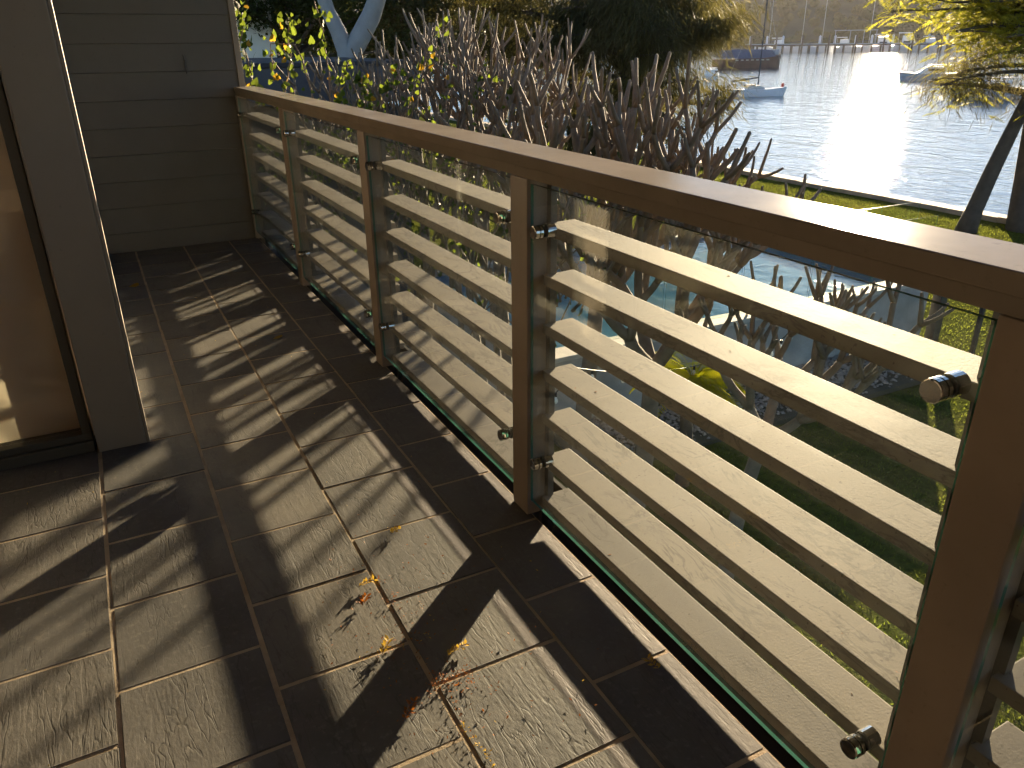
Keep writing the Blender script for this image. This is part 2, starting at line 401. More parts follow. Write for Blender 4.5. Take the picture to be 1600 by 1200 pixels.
# window that faces the camera
wf = thing('fixed_window', (-1.113, 2.70, 0), 'tall fixed window with dark frame beside the corner post', 'window')
fr_ = MB(); fr_.box(-1.90,-0.002,-0.010,0.075,0.0,0.038); fr_.build('sill', m_frame, wf, bevel=0.003)
MB().box(-1.90,-0.002,0.006,0.07,0.039,0.062).build('bottom_rail', m_frame, wf, bevel=0.002)
MB().box(-0.030,-0.002,0.006,0.07,0.063,2.40).build('jamb', m_frame, wf, bevel=0.002)
MB().box(-1.90,-1.86,0.006,0.07,0.063,2.40).build('jamb', m_frame, wf, bevel=0.002)
MB().box(-1.90,-0.002,0.006,0.07,2.401,2.46).build('head', m_frame, wf, bevel=0.002)
MB().box(-1.858,-0.032,0.035,0.041,0.064,2.399).build('pane', m_winglass, wf)
# glazing that faces the harbour, behind the post
sg = thing('sliding_door', (-1.02, 2.87, 0), 'glazed sliding door in the recess behind the corner post', 'door')
MB().box(-0.03,0.03,0.0,2.81,0.0,0.05).build('sill', m_frame, sg, bevel=0.002)
MB().box(-0.03,0.03,0.0,2.81,2.35,2.46).build('head', m_frame, sg, bevel=0.002)
for yy, ww in ((0.0,0.14), (1.42,0.05), (2.76,0.05)): MB().box(-0.028,0.028,yy,yy+ww,0.051,2.349).build('stile', m_frame, sg, bevel=0.002)
for yy, ww in ((0.141,1.278), (1.471,1.288)): MB().box(-0.003,0.003,yy,yy+ww,0.052,2.348).build('pane', m_winglass, sg)
# room behind the glass
m_plaster = simple('plaster', (0.78,0.68,0.60), 0.9, 0, 0.08, 2)
m_timber = simple('timber_floor', (0.42,0.30,0.21), 0.45, 0, 0.3, 3, stretch=(1,12,1))
room = MB(); room.box(-6.0,-1.06,2.80,5.66,-0.012,-0.001)
tag(room.build('room_floor', m_timber), kind='structure')
tag(MB().box(-6.0,-5.9,2.80,5.66,0,2.6).build('room_wall', m_plaster), kind='structure')
tag(MB().box(-6.0,-2.5,5.664,5.70,0,2.6).build('room_back_wall', m_plaster), kind='structure')
tag(MB().box(-6.0,-3.015,2.70,2.80,0,2.6).build('house_wall', m_plaster), kind='structure')
# curtain : sheer pleated cloth
M = Mat('sheer_cloth'); M.set((0.86,0.74,0.66), 0.9)
t = M.new('ShaderNodeBsdfTranslucent'); t.inputs[0].default_value = (0.88,0.80,0.72,1); mx = M.new('ShaderNodeMixShader'); mx.inputs[0].default_value = 0.6
M.l.new(M.p.outputs[0], mx.inputs[1]); M.l.new(t.outputs[0], mx.inputs[2]); M.l.new(mx.outputs[0], M.out.inputs['Surface']); m_cloth = M.m
b = MB(); n = 60
for i in range(n+1):
    x = -1.128-1.86*i/n; y = 2.788+0.0025*math.sin(i*0.5)+0.001*math.sin(i*1.7)
    b.v += [(x,y,0.012),(x,y+0.001,2.4)]
    if i: b.f.append((2*i-2,2*i,2*i+1,2*i-1)); b.mi.append(0)
cu = b.build('roller_blind', m_cloth, smooth=True, recalc=False); tag(cu, 'pale translucent blind drawn down inside the fixed window', 'blind')
sm = cu.modifiers.new('thickness','SOLIDIFY'); sm.thickness = 0.0015
m_low_bounce = simple('low_bounce_dark', (0.045,0.038,0.032), 0.7, spec=0.1)  # kept dark so the unseen house surfaces bounce little sunlight onto the floor
# unseen house side wall left of the camera, set close and dark, and the eave above
tag(MB().box(-2.5,-2.4,-3.5,2.695,-0.26,2.6).build('house_side_wall', m_low_bounce), kind='structure')
tag(MB().box(-2.6,0.6,-3.6,-3.5,-0.26,2.6).build('ambient_block_wall', m_low_bounce), kind='structure')  # added behind the camera to hold back ambient light
tag(MB().box(-6.2,0.95,-3.6,5.9,2.62,2.82).build('eave', m_low_bounce), kind='structure')  # unseen overhang carried further out to shut off more sky light

# ================================================================== RAILING
rail = thing('balcony_railing', (0, 2.0, 0), 'taupe balcony railing with glass panes over horizontal slats', 'railing')
RY = 2.0
# posts : (y0,y1)
posts = [(-0.850,-0.768),(0.418,0.500),(1.655,1.742),(2.925,3.008),(4.290,4.376)]
for ya, yb in ((-1.6,0.4585),(0.4600,2.9655),(2.9670,wallY-0.02)): MB().box(-0.022,0.112,ya-RY,yb-RY,0.975,1.004).build('handrail', m_rail, rail, bevel=0.003)
MB().box(-0.017,0.090,-1.6-RY,wallY-0.02-RY,0.950,0.9745).build('under_rail', m_rail, rail, bevel=0.002)
for a,c in posts: MB().box(-0.020,0.038,a-RY,c-RY,0.0005,0.9495).build('post', m_post, rail, bevel=0.003)
MB().box(-0.020,0.055,wallY-0.05-RY,wallY-0.022-RY,0.0005,0.9495).build('post', m_post, rail, bevel=0.003)
spans = [(-0.768,0.418),(0.500,1.655),(1.742,2.925),(3.008,4.290),(4.376,wallY-0.05)]
slat_z = [0.054+0.131*k for k in range(7)]
def standoff_mesh():
    b = MB(); n = 20
    def ring(x, r): return [(x, r*math.cos(2*math.pi*k/n), r*math.sin(2*math.pi*k/n)) for k in range(n)]
    b.loft([ring(-0.0365,0.0165),ring(-0.0375,0.0175),ring(-0.0375,0.0165),ring(-0.0375,0.001)][::-1], cap=True) if False else None
    b.loft([ring(-0.0365,0.0145),ring(-0.0360,0.0160),ring(-0.0340,0.0168),ring(-0.0240,0.0168)])
    b.loft([ring(-0.0215,0.0168),ring(-0.0145,0.0168)])
    b.loft([ring(-0.0020,0.0168),ring(0.0215,0.0168)])
    b.cur = 1; b.loft([ring(-0.0240,0.0150),ring(-0.0215,0.0150)]); b.loft([ring(-0.0145,0.0150),ring(-0.0125,0.0150)]); b.loft([ring(-0.0045,0.0150),ring(-0.0020,0.0150)])
    m = b.mesh('standoff', [m_chrome, m_rubber], False)
    bm = bmesh.new(); bm.from_mesh(m); bmesh.ops.recalc_face_normals(bm, faces=bm.faces); bm.to_mesh(m); bm.free(); return m
so_mesh = standoff_mesh()
SX0, SX1 = 0.024, 0.113
for a,c in spans:
    ln = c-a
    for z in slat_z:
        b = MB().box(SX0, SX1, a+0.006-RY, c-0.006-RY, -0.027, 0.0)
        b.build('slat', m_slat, rail, bevel=0.0022, loc=(0,0,z+random.uniform(-.0008,.0008)), rot=(0,-0.025+random.uniform(-.004,.004),0))
    # stiles that carry the slats, set just outside the glass
    MB().box(0.0225,0.095,a+0.0005-RY,a+0.045-RY,0.002,0.9490).build('stile', m_stile, rail) if False else None
    for ya, yb in ((a-0.02, a+0.040), (c-0.014, c+0.02)):
        MB().box(0.0405,0.058,ya-RY,yb-RY,-0.10,0.9490).build('stile', m_stile, rail)
    # glass pane
    g = MB(); X0,X1,Y0,Y1,Z0,Z1 = -0.0125,-0.0045,a+0.006-RY,c-0.006-RY,0.053,0.9385
    g.box(X0,X1,Y0,Y1,Z0,Z1); g.mi = [1,1,1,0,1,0]
    pane = g.build('pane', [m_glass, m_glass_edge], rail, recalc=False)
    for yy in (a+0.050-RY, c-0.058-RY):
        for z in (0.200, 0.834): link('standoff', so_mesh, pane, (0, yy, z), (random.uniform(0,6),0,0))
MB().box(0.002,0.14,-1.6-RY,wallY-0.03-RY,-0.27,-0.09).box(0.128,0.14,-1.6-RY,wallY-0.03-RY,-0.0895,0.018).build('gap_shade_channel', m_low_bounce, rail)  # outer lip added to shade the gap below the slats

# ================================================================== GARDEN
# raised pool with a concrete wall, coping and water
pool = thing('swimming_pool', (8.0, 8.5, ZG), 'raised swimming pool with a grey concrete front wall', 'pool')
PX0, PX1, PY0, PY1, PH = -4.0, 4.15, 0.0, 5.2, 1.15
MB().box(PX0, PX1, PY0+0.03, PY0+0.27, -0.3, PH-0.07).build('front_wall', m_concrete, pool)
MB().box(PX1-0.24, PX1, PY0+0.271, PY1-0.01, -0.3, PH-0.07).build('side_wall', m_concrete, pool)
MB().box(PX0, PX0+0.24, PY0+0.271, PY1-0.01, -0.3, PH-0.07).build('side_wall', m_concrete, pool)
MB().box(PX0, PX1, PY1, PY1+0.25, -0.3, PH-0.07).build('back_wall', m_concrete, pool)
k = 0; x = PX0-0.03
while x < PX1:
    MB().box(x+0.003, min(x+0.9,PX1+0.03)-0.003, PY0, PY0+0.36, PH-0.068, PH).build('coping_slab', m_coping, pool, bevel=0.006); x += 0.9
y = PY0+0.363
while y < PY1:
    MB().box(PX1-0.30, PX1+0.03, y+0.003, min(y+0.9,PY1+0.25)-0.003, PH-0.068, PH).build('coping_slab', m_coping, pool, bevel=0.006); y += 0.9
MB().box(PX0+0.245, PX1-0.245, PY0+0.275, PY1-0.005, PH-0.35, PH-0.17).build('pool_water', m_pool, pool)
# glass fence on the coping and along the lawn
m_fpost = simple('dark_post', (0.035,0.033,0.030), 0.5)
def glass_fence(name, p, q, h, npan, label, posts=True):
    p = Vector(p); q = Vector(q); d = q-p; L = d.length; rz = math.atan2(d.y, d.x)
    f = thing(name, p, label, 'fence', None, rz); w = L/npan
    for i in range(npan):
        g = MB().box(i*w+0.02, (i+1)*w-0.02, -0.005, 0.005, 0.06, h); g.mi = [1,1,0,1,0,1]
        g.build('pane', [m_fenceglass, m_glass_edge], f, recalc=False)
        for xx in (i*w+0.18, (i+1)*w-0.18): MB().tube([(xx,0,0),(xx,0,0.075)],0.022,10).build('spigot', m_chrome, f)
    return f
glass_fence('glass_fence', (4.6,8.62,ZG+PH), (12.1,8.62,ZG+PH), 1.15, 5, 'frameless glass fence standing on the pool coping')
glass_fence('glass_fence', (14.0,13.5,ZG), (18.6,13.5,ZG), 1.15, 3, 'frameless glass fence standing on the lawn by the leaning trunk')
for nm, p, h, w, lb in (('fence_post', (12.35,8.42), 1.35, 0.09, 'thick dark fence post at the end of the pool wall'),
                        ('fence_post', (12.25,7.55), 1.25, 0.035, 'thin dark fence post on the lawn beside the pool wall')):
    b = MB(); b.box(-w,w,-w,w,-0.2,h); b.box(-w-0.012,w+0.012,-w-0.012,w+0.012,h,h+0.03)
    tag(b.build(nm, m_fpost, loc=(p[0],p[1],ZG), bevel=0.006), lb, 'post', 'fence posts on the lawn')

# gravel along the wall
gn = 5200; gv = []
base = [(1,0,0),(-1,0,0),(0,1,0),(0,-1,0),(0,0,1),(0,0,-1)]
tri = [(0,2,4),(2,1,4),(1,3,4),(3,0,4),(2,0,5),(1,2,5),(3,1,5),(0,3,5)]
P = np.stack([RNG.uniform(4.2,11.9,gn), 8.52-np.abs(RNG.uniform(0,1,gn))**1.2*RNG.uniform(0.9,1.35,gn), np.full(gn,ZG+0.075)],1)
B = np.array(base)[None]*RNG.uniform(0.55,1.2,(gn,6,1))*RNG.uniform(0.018,0.042,(gn,1,1))*np.array([1,1,0.7])[None,None]
ang = RNG.uniform(0,6.28,gn); ca, sa = np.cos(ang)[:,None], np.sin(ang)[:,None]
Bx = B[:,:,0]*ca-B[:,:,1]*sa; By = B[:,:,0]*sa+B[:,:,1]*ca; B = np.stack([Bx,By,B[:,:,2]],2)
V = (P[:,None,:]+B)[:, np.array(tri).ravel(), :].reshape(-1,3)
m_gravel = simple('gravel', (0.27,0.235,0.20), 0.85, 0, 0.65, 11.0, kind='World')
gm = fast_mesh('gravel', V, 3, m_gravel); tag(link('gravel', gm), 'grey pebble gravel strip at the foot of the pool wall', 'gravel', kind='stuff')
tag(MB().box(4.0,11.95,7.15,8.5,ZG-0.1,ZG+0.062).build('garden_bed', m_hill), kind='structure')

# grass blades over the parts of the lawn one sees
ng = 190000
P = np.stack([RNG.uniform(1.0,XS-0.1,ng), RNG.uniform(1.0,31,ng), np.full(ng,ZG+0.0)],1)
ok = ~((P[:,0]>3.9)&(P[:,0]<12.3)&(P[:,1]>7.1)&(P[:,1]<14.1)); P = P[ok]; ng = len(P)
P[:,2] += np.array([0.05*noise.noise((float(a)*0.15, float(c)*0.15, 0)) for a,c in P[:,:2]])
D = unit(np.stack([RNG.normal(0,.5,ng),RNG.normal(0,.5,ng),np.ones(ng)],1)); S = unit(np.cross(D, rnd_dirs(ng)))
L = RNG.uniform(0.025,0.065,ng); W = RNG.uniform(0.007,0.016,ng)
a = P-S*W[:,None]*.5; b_ = P+S*W[:,None]*.5; c_ = P+D*L[:,None]
tag(link('grass', fast_mesh('grass', np.stack([a,b_,c_],1).reshape(-1,3), 3, m_grass)), 'short green grass growing over the lawn', 'grass', kind='stuff')

# ------------------------------------------------------------------ frangipani trees, bare
def frangipani(seed, loc, fork_z, depth, spread, lean, label, rad=0.075, seglen=0.62, top=1.2, thin=1.0, nl=4):
    rr = random.Random(seed)
    t = thing('frangipani_tree', (loc[0],loc[1],ZG), label, 'tree', 'bare frangipani trees outside the railing')
    h = fork_z-ZG
    pts = [(0,0,-0.2)]
    for k in range(1,7):
        f = k/6; pts.append((0.10*math.sin(f*3+seed)*f+lean[0]*f*0.5, 0.10*math.cos(f*2.3+seed)*f+lean[1]*f*0.5, h*f))
    tr = MB(); tr.tube(pts, [rad*1.5*(1-0.28*k/6) for k in range(7)], 10); tr.build('trunk', m_bark_fr, t, smooth=True)
    br = MB(); ztop = top-ZG
    def grow(p, d, r, n, ln):
        # one branch : slightly curved upwards, then forks
        q = [p]; dd = d.copy(); m = 4
        for k in range(m):
            dd = (dd + Vector((rr.gauss(0,.06), rr.gauss(0,.06), 0.13+rr.gauss(0,.04)))).normalized()
            q.append(q[-1]+dd*ln/m)
        last = n <= 0 or q[-1].z > ztop
        rads = [r*(1.10-(0.42 if last else 0.22)*k/m)*(1+rr.gauss(0,.05)) for k in range(m+1)]
        br.tube(q, rads, 8 if r > 0.02 else 6, cap=True, tip=last)
        if last: return
        nk = 2 if rr.random() < 0.74 else 3
        ph = rr.uniform(0, 6.28); ax = dd.cross(Vector((0.3,0.5,0.8))).normalized(); ay = dd.cross(ax)
        for k in range(nk):
            an = ph + 6.283*k/nk + rr.gauss(0,.25); tl = rr.uniform(0.42,0.78)*spread
            nd = (dd*math.cos(tl) + (ax*math.cos(an)+ay*math.sin(an))*math.sin(tl) + Vector((lean[0]*0.16, lean[1]*0.16, 0.08))).normalized()
            if nd.z < -0.05: nd.z = 0.06; nd.normalize()
            grow(q[-1], nd, max(r*rr.uniform(0.72,0.84), 0.0125), n-1, ln*rr.uniform(0.62,1.05))
    p0 = Vector(pts[-1])
    for k in range(nl):
        an = 6.283*k/nl+rr.uniform(-.4,.4)+seed; tl = rr.uniform(0.5,1.0)
        d = Vector((math.cos(an)*math.sin(tl)+lean[0]*0.5, math.sin(an)*math.sin(tl)+lean[1]*0.5, math.cos(tl))).normalized()
        grow(p0, d, rad*0.72*thin, depth, seglen)
    br.build('branches', m_bark_fr, t, smooth=True, recalc=False)
    return t
frangipani(8, (3.8,6.1), -1.8, 5, 1.0, (0.0,-0.5), 'bare frangipani reaching farthest right over the pool', 0.078, 0.58, 0.30, 1.2, 4)
frangipani(5, (4.0,4.75), -2.2, 4, 1.0, (0.1,-0.35), 'low bare frangipani below the handrail nearest the pool end', 0.060, 0.46, -0.05, 1.15, 3)
frangipani(12,(3.7,7.1), -1.45, 5, 0.95, (0.0,-0.30), 'bare frangipani in the middle of the row, thick grey fingers', 0.078, 0.62, 0.80, 1.2, 4)
frangipani(21,(3.5,8.7), -1.25, 5, 0.9, (0.0,0.0), 'tall bare frangipani with upright crown in front of the casuarina', 0.068, 0.64, 1.35, 1.05, 4)
frangipani(34,(3.3,10.7),-1.15, 5, 0.9, (0.0,0.1), 'bare frangipani set behind twigs and vine leaves', 0.062, 0.62, 1.4, 0.95, 2)
frangipani(47,(2.2,8.9), -1.05, 5, 0.9, (-0.1,0.15), 'bare slender frangipani nearest the dark flat roofed garage', 0.045, 0.50, 1.10, 0.85, 2)

# ------------------------------------------------------------------ climbing vines with heart shaped leaves
def heart_mesh(name, mat, s):
    pr = [(0,0.0),(0.22,-0.14),(0.44,-0.05),(0.52,0.20),(0.40,0.52),(0.18,0.82),(0,1.05)]
    v = []; f = []
    for (x,y) in pr: v.append((0,y if x==0 else y*0.96+0.0, -0.02*y)); v.append((x,y,0.10*x-0.05*y*y)); v.append((-x,y,0.10*x-0.05*y*y))
    for i in range(len(pr)-1):
        a=3*i; f += [(a,a+1,a+4,a+3),(a,a+3,a+5,a+2)]
    b = MB(); b.add([tuple(c*s for c in p) for p in v], f); return b.mesh(name, mat, True)
leafA = heart_mesh('leaf', m_vine, 0.056); leafB = heart_mesh('leaf', m_vine, 0.034); leafY = heart_mesh('leaf', m_vine_y, 0.048)
def vine(stems, label, n_per, ysh=0.06, r=0.008):
    base = Vector(stems[0][0]); t = thing('climbing_vine', base, label, 'vine', 'leafy shoots by the far end of the railing')
    sb = MB()
    for st in stems:
        P = [Vector(p)-base for p in st]; Q = []
        for i in range(len(P)-1):
            for k in range(4): Q.append(P[i].lerp(P[i+1], k/4)+Vector((random.gauss(0,.008),random.gauss(0,.008),0)))
        Q.append(P[-1]); sb.tube(Q, [r*(1-0.6*i/len(Q)) for i in range(len(Q))], 6)
        for k in range(n_per):
            u = random.random()**0.8*(len(Q)-1); i = min(int(u), len(Q)-2); p = Q[i].lerp(Q[i+1], u-i)
            m = leafY if random.random() < ysh else random.choice((leafA,leafB))
            off = Vector((random.gauss(0,.035),random.gauss(0,.035),random.gauss(0,.03)))
            s_ = random.uniform(0.7,1.25)
            link('leaf', m, t, p+off, (R_(random.uniform(35,115)), random.uniform(-.5,.5), random.uniform(0,6.28)), (s_,s_,s_))
    sb.build('stem', m_twig, t, smooth=True)
F = far
vine([[F(440,205,7.6),F(447,130,7.5),F(455,90,7.4),F(448,40,7.4),F(452,28,7.4)],[F(500,190,7.5),F(480,120,7.5),F(462,70,7.6),F(425,68,7.7),F(428,128,7.7)]], 'leafy vine shoot bent over beside the dark garage roof', 44)
vine([[F(520,180,7.4),F(512,110,7.4),F(505,60,7.4),F(494,10,7.3),F(488,-30,7.3)],[F(535,190,7.2),F(527,140,7.2),F(545,95,7.3)]], 'tall leafy vine shoot rising in front of the pale gum trunk', 46)
vine([[F(368,150,7.0),F(372,90,6.9),F(380,40,6.9),F(366,0,6.9)],[F(402,170,7.0),F(392,120,7.0),F(380,60,7.0)]], 'thin vine against the corner of the weatherboard wall', 40)
vine([[F(580,190,7.8),F(600,150,7.8),F(625,110,7.9)],[F(560,190,7.7),F(575,150,7.7),F(560,120,7.8)],[F(630,190,8.0),F(650,130,8.1),F(672,80,8.2)]], 'vine with yellow leaves tangled in low twigs', 40, 0.10)
vine([[F(690,200,8.0),F(700,140,8.0),F(690,60,8.2),F(705,30,8.3)],[F(740,210,8.2),F(745,150,8.3),F(760,100,8.5)],[F(790,230,8.0),F(800,180,8.1),F(775,120,8.3)]], 'vine leaves scattered among upright frangipani twigs', 20, 0.08)

# twiggy pruned shrub below the vines
def twig_shrub(loc, rx, ry, z0, z1, n, label, nleaf):
    t = thing('twiggy_shrub', (loc[0],loc[1],ZG), label, 'shrub', 'pruned shrubs between the railing and the garage')
    tb = MB()
    for k in range(4):
        a = random.uniform(0,6.28); tb.tube([(0,0,-.1),(math.cos(a)*.2,math.sin(a)*.2,(z0-ZG)*.6),(math.cos(a)*rx*.5,math.sin(a)*ry*.5,z0-ZG+.3)],[0.05,0.04,0.03],7)
    tips = []
    for k in range(n):
        p = Vector((random.uniform(-rx,rx),random.uniform(-ry,ry),random.uniform(z0,(z0+z1)/2)-ZG))
        d = Vector((random.gauss(0,.45),random.gauss(0,.45),1)).normalized(); ln = random.uniform(.35,.9); q = [p]
        for i in range(4): d = (d+Vector((random.gauss(0,.14),random.gauss(0,.14),.05))).normalized(); q.append(q[-1]+d*ln/4)
        r = random.uniform(.006,.016); tb.tube(q,[r*(1.1-.15*i) for i in range(5)],6); tips.append(q)
    tb.build('branches', m_bark_fr, t, smooth=True, recalc=False)
    pts = np.array([list(random.choice(tips)[random.randint(1,4)]) for _ in range(nleaf)])+RNG.normal(0,.05,(nleaf,3))
    D = rnd_dirs(nleaf); S = unit(np.cross(D, rnd_dirs(nleaf)))
    link('foliage', fast_mesh('foliage', blades(pts, D, S, RNG.uniform(.03,.07,nleaf), RNG.uniform(.025,.05,nleaf)), 4, m_vine), t)
twig_shrub((1.6,7.2), 0.7, 0.9, -0.9, 0.95, 55, 'tangled twiggy shrub just beyond the far railing', 700)
twig_shrub((2.1,5.9), 0.7, 1.1, -1.0, 0.50, 95, 'low twiggy shrub behind the third railing pane', 500)
twig_shrub((1.3,8.9), 0.8, 0.7, -0.6, 0.85, 38, 'twiggy shrub in front of the dark garage fascia', 900)
twig_shrub((2.6,8.0), 0.6, 0.7, -0.7, 1.00, 26, 'upright pruned twigs between two frangipani crowns', 260)

# tree fern
fp = at(1080,588,-2.40); tf = thing('tree_fern', (fp.x,fp.y,ZG), 'bright yellow green tree fern lit by the sun below the railing', 'fern')
MB().tube([(0,0,-.1),(0.03,0,.5),(0,0.03,1.0),(0.02,0.0,1.42)],[.10,.085,.075,.07],10).build('trunk', m_bark_dk, tf, smooth=True)
for k in range(32):
    a = k*2.399; el = 1.25-0.95*(k/32); ln = random.uniform(.70,.92); fd = Vector((math.cos(a),math.sin(a),0)); side = Vector((-math.sin(a),math.cos(a),0))
    rach = []; p = Vector((0.02,0,1.42)); e = el
    for i in range(15):
        rach.append(p.copy()); p += (fd*math.cos(e)+Vector((0,0,1))*math.sin(e))*ln/14; e -= 0.135
    b = MB(); b.tube(rach,[.006*(1-i/18) for i in range(15)],4)
    PP=[];DD=[];SS=[];LL=[]
    for i in range(1,15):
        for h in (0,.5):
            q = rach[i-1].lerp(rach[i],h); f = (i+h)/15
            for s in (-1,1):
                PP.append(q); DD.append((side*s+fd*0.35+Vector((0,0,-.35))).normalized()); LL.append(.21*math.sin(math.pi*min(1,f*0.9+0.12))+.02)
    D=np.array(DD); P=np.array(PP); S=unit(np.cross(D,np.tile([[0.1,0.1,1.0]],(len(D),1)))); L=np.array(LL)
    for q4 in blades(P,D,S,L,np.full(len(L),.030)).reshape(-1,4,3): b.add([tuple(x) for x in q4],[(0,1,2,3)])
    b.build('frond', m_fern, tf, recalc=False)

# festoon lights
m_cable = simple('black_cable', (0.015,0.015,0.015), 0.5)
M = Mat('bulb_glass'); M.set((0.85,0.83,0.75), 0.12); m_bulb = M.m
def festoon(pts, nb, label):
    base = pts[0]; t = thing('string_lights', base, label, 'lights', 'unlit festoon lights hung in the garden')
    Q = []
    for i in range(len(pts)-1):
        for k in range(12):
            u = k/12; Q.append(pts[i].lerp(pts[i+1],u)-base-Vector((0,0,0.6*u*(1-u))))
    Q.append(pts[-1]-base); MB().tube(Q,.006,5).build('cable', m_cable, t)
    prof = [(0.0,.008),(-.02,.012),(-.05,.024),(-.072,.026),(-.092,.017),(-.10,.004)]
    bb = MB(); bb.loft([[(r*math.cos(2*math.pi*k/10),r*math.sin(2*math.pi*k/10),z) for k in range(10)] for z,r in prof]); bm = bb.mesh('bulb', m_bulb, True)
    hb_ = MB().tube([(0,0,.03),(0,0,-.012)],.014,8).mesh('socket', m_cable)
    for i in range(nb):
        p = Q[int((i+.5)/nb*(len(Q)-1))]; o = link('bulb', bm, t, p-Vector((0,0,.03))); link('socket', hb_, o)
festoon([at(1245,505,-1.6), at(1165,548,-2.3), at(900,575,-1.9), at(800,640,-2.0)], 16, 'string of clear unlit bulbs drooping above the fern')

# ------------------------------------------------------------------ neighbouring garage and white house
m_gar = simple('blue_grey_sheet', (0.050,0.062,0.080), 0.45, 0, 0.2, 2)
m_gar_dk = simple('garage_wall', (0.028,0.030,0.034), 0.7)
ga = thing('garage', (1.9, 12.2, ZG), 'dark blue grey flat roofed garage beyond the far railing', 'garage')
MB().box(-3.5,1.7,0.1,5,-.2,4.25).build('wall', m_gar_dk, ga)
MB().box(-3.7,1.9,-0.1,5.2,4.35,4.86).build('fascia', m_gar, ga, bevel=0.01)
MB().box(-3.72,1.92,-0.13,5.22,4.862,4.93).build('gutter', m_gar_dk, ga, bevel=0.01)
for x in (-2.6,-0.9,0.7): MB().box(x-.5,x+.5,.06,.098,1.6,3.0).build('window', m_stile, ga)
wh = thing('white_house', (2.2, 24.0, ZG), 'white rendered house just visible past the wall corner', 'house')
m_white = simple('white_render', (0.72,0.70,0.64), 0.85, 0, 0.08, 1)
MB().box(-8,2.0,0,8,-.2,6.4).build('wall', m_white, wh)
MB().box(-8.4,2.4,-.4,8.4,6.41,6.7).build('roof', m_gar_dk, wh)
MB().box(-1.0,0.6,-.03,-.002,4.6,5.9).build('window', m_stile, wh)

# ------------------------------------------------------------------ trees
def limb_path(p0, d, ln, up_, n=5, jit=.12):
    q = [Vector(p0)]; d = Vector(d).normalized()
    for i in range(n): d = (d+Vector((random.gauss(0,jit),random.gauss(0,jit),up_))).normalized(); q.append(q[-1]+d*ln/n)
    return q
def tree(name, loc, h, trunk_r, bark, crown, foliage, label, group=None, lean=(0,0), nlimb=14, limb0=0.35):
    """crown(limb tips, wood points) -> vertex array of quads in local coordinates"""
    t = thing(name, (loc[0],loc[1],ZG), label, 'tree', group)
    tr = [Vector((lean[0]*(f**1.3)+.12*math.sin(f*5+loc[0]), lean[1]*(f**1.3)+.12*math.cos(f*4+loc[1]), -.3+(h+.3)*f)) for f in [i/8 for i in range(9)]]
    tr[0].x = tr[0].y = 0
    MB().tube(tr,[trunk_r*(1.35 if i==0 else 1.0)*(1-.085*i) for i in range(9)],12).build('trunk', bark, t, smooth=True)
    lb = MB(); ends = []
    for k in range(nlimb):
        f = limb0+(1-limb0)*random.random(); i = min(int(f*8),7); p = tr[i].lerp(tr[i+1],f*8-i)
        an = k*2.4+random.uniform(-.5,.5); ln = crown['r']*random.uniform(.75,1.05)*(1.15-.55*f)
        q = limb_path(p,(math.cos(an),math.sin(an),crown.get('rise',.35)+random.gauss(0,.22)),ln,crown.get('curl',.02)); r = trunk_r*.32*(1.2-.7*f)
        lb.tube(q,[r*(1-.15*j) for j in range(len(q))],6)
        for j in range(2,len(q)): ends.append((q[j], (q[j]-q[j-1]).normalized()))
        for s in range(5):
            j = random.randint(2,len(q)-1); d = Vector((random.gauss(0,1),random.gauss(0,1),.25)).normalized()
            q2 = limb_path(q[j],d,ln*random.uniform(.2,.42),crown.get('curl',.02),4); lb.tube(q2,[r*.34*(1-.2*m) for m in range(len(q2))],4)
            for m in range(1,len(q2)): ends.append((q2[m],(q2[m]-q2[m-1]).normalized()))
    lb.build('branches', bark, t, smooth=True, recalc=False)
    link('crown', fast_mesh('crown', crown['fn'](ends), 4, foliage), t)
    return t
def needles(n, ln, w, droop, spread):
    def fn(ends):
        E = np.array([list(e[0]) for e in ends]); O = np.array([list(e[1]) for e in ends])
        i = RNG.integers(0,len(E),n); P = E[i]+RNG.normal(0,spread,(n,3))
        D = unit(O[i]*0.5+rnd_dirs(n)*0.55+np.array([[0,0,-droop]])); S = unit(np.cross(D,rnd_dirs(n)))
        return blades(P,D,S,RNG.uniform(.5,1.2,n)*ln,RNG.uniform(.6,1.3,n)*w)
    return fn
def broad(n, ln, w, spread):
    def fn(ends):
        E = np.array([list(e[0]) for e in ends]); i = RNG.integers(0,len(E),n); P = E[i]+RNG.normal(0,spread,(n,3))*np.array([1,1,.7])
        D = unit(rnd_dirs(n)+np.array([[0,0,-.25]])); S = unit(np.cross(D,rnd_dirs(n)))
        return blades(P,D,S,RNG.uniform(.6,1.3,n)*ln,RNG.uniform(.6,1.3,n)*w)
    return fn
def feathery(nf, ln):
    def fn(ends):
        out = []; E = ends
        for k in range(nf):
            p, o = random.choice(E); p = np.array(p)+RNG.normal(0,.34,3)
            a = random.uniform(0,6.28); d = np.array([math.cos(a),math.sin(a),random.uniform(-.5,.15)]); d /= np.linalg.norm(d)
            sd_ = np.cross(d,[0,0,1.0]); sd_ /= np.linalg.norm(sd_); L_ = ln*random.uniform(.7,1.2); m = 11
            f = (np.arange(m)+.7)/m; C = p+d*(f*L_)[:,None]+np.array([0,0,-1.0])*(f**2*L_*.25)[:,None]
            for s in (-1,1):
                D = unit(np.tile(sd_*s*0.9+d*0.45+np.array([0,0,-.35]),(m,1))+RNG.normal(0,.08,(m,3)))
                S = unit(np.cross(D,np.tile([[.1,0.1,1.0]],(m,1))))
                out.append(blades(C,D,S,L_*.34*np.sin(np.pi*(f*.8+.15))+.02,np.full(m,L_*.075)))
        return np.concatenate(out)
    return fn
GT = 'tall trees between the garden and the harbour'
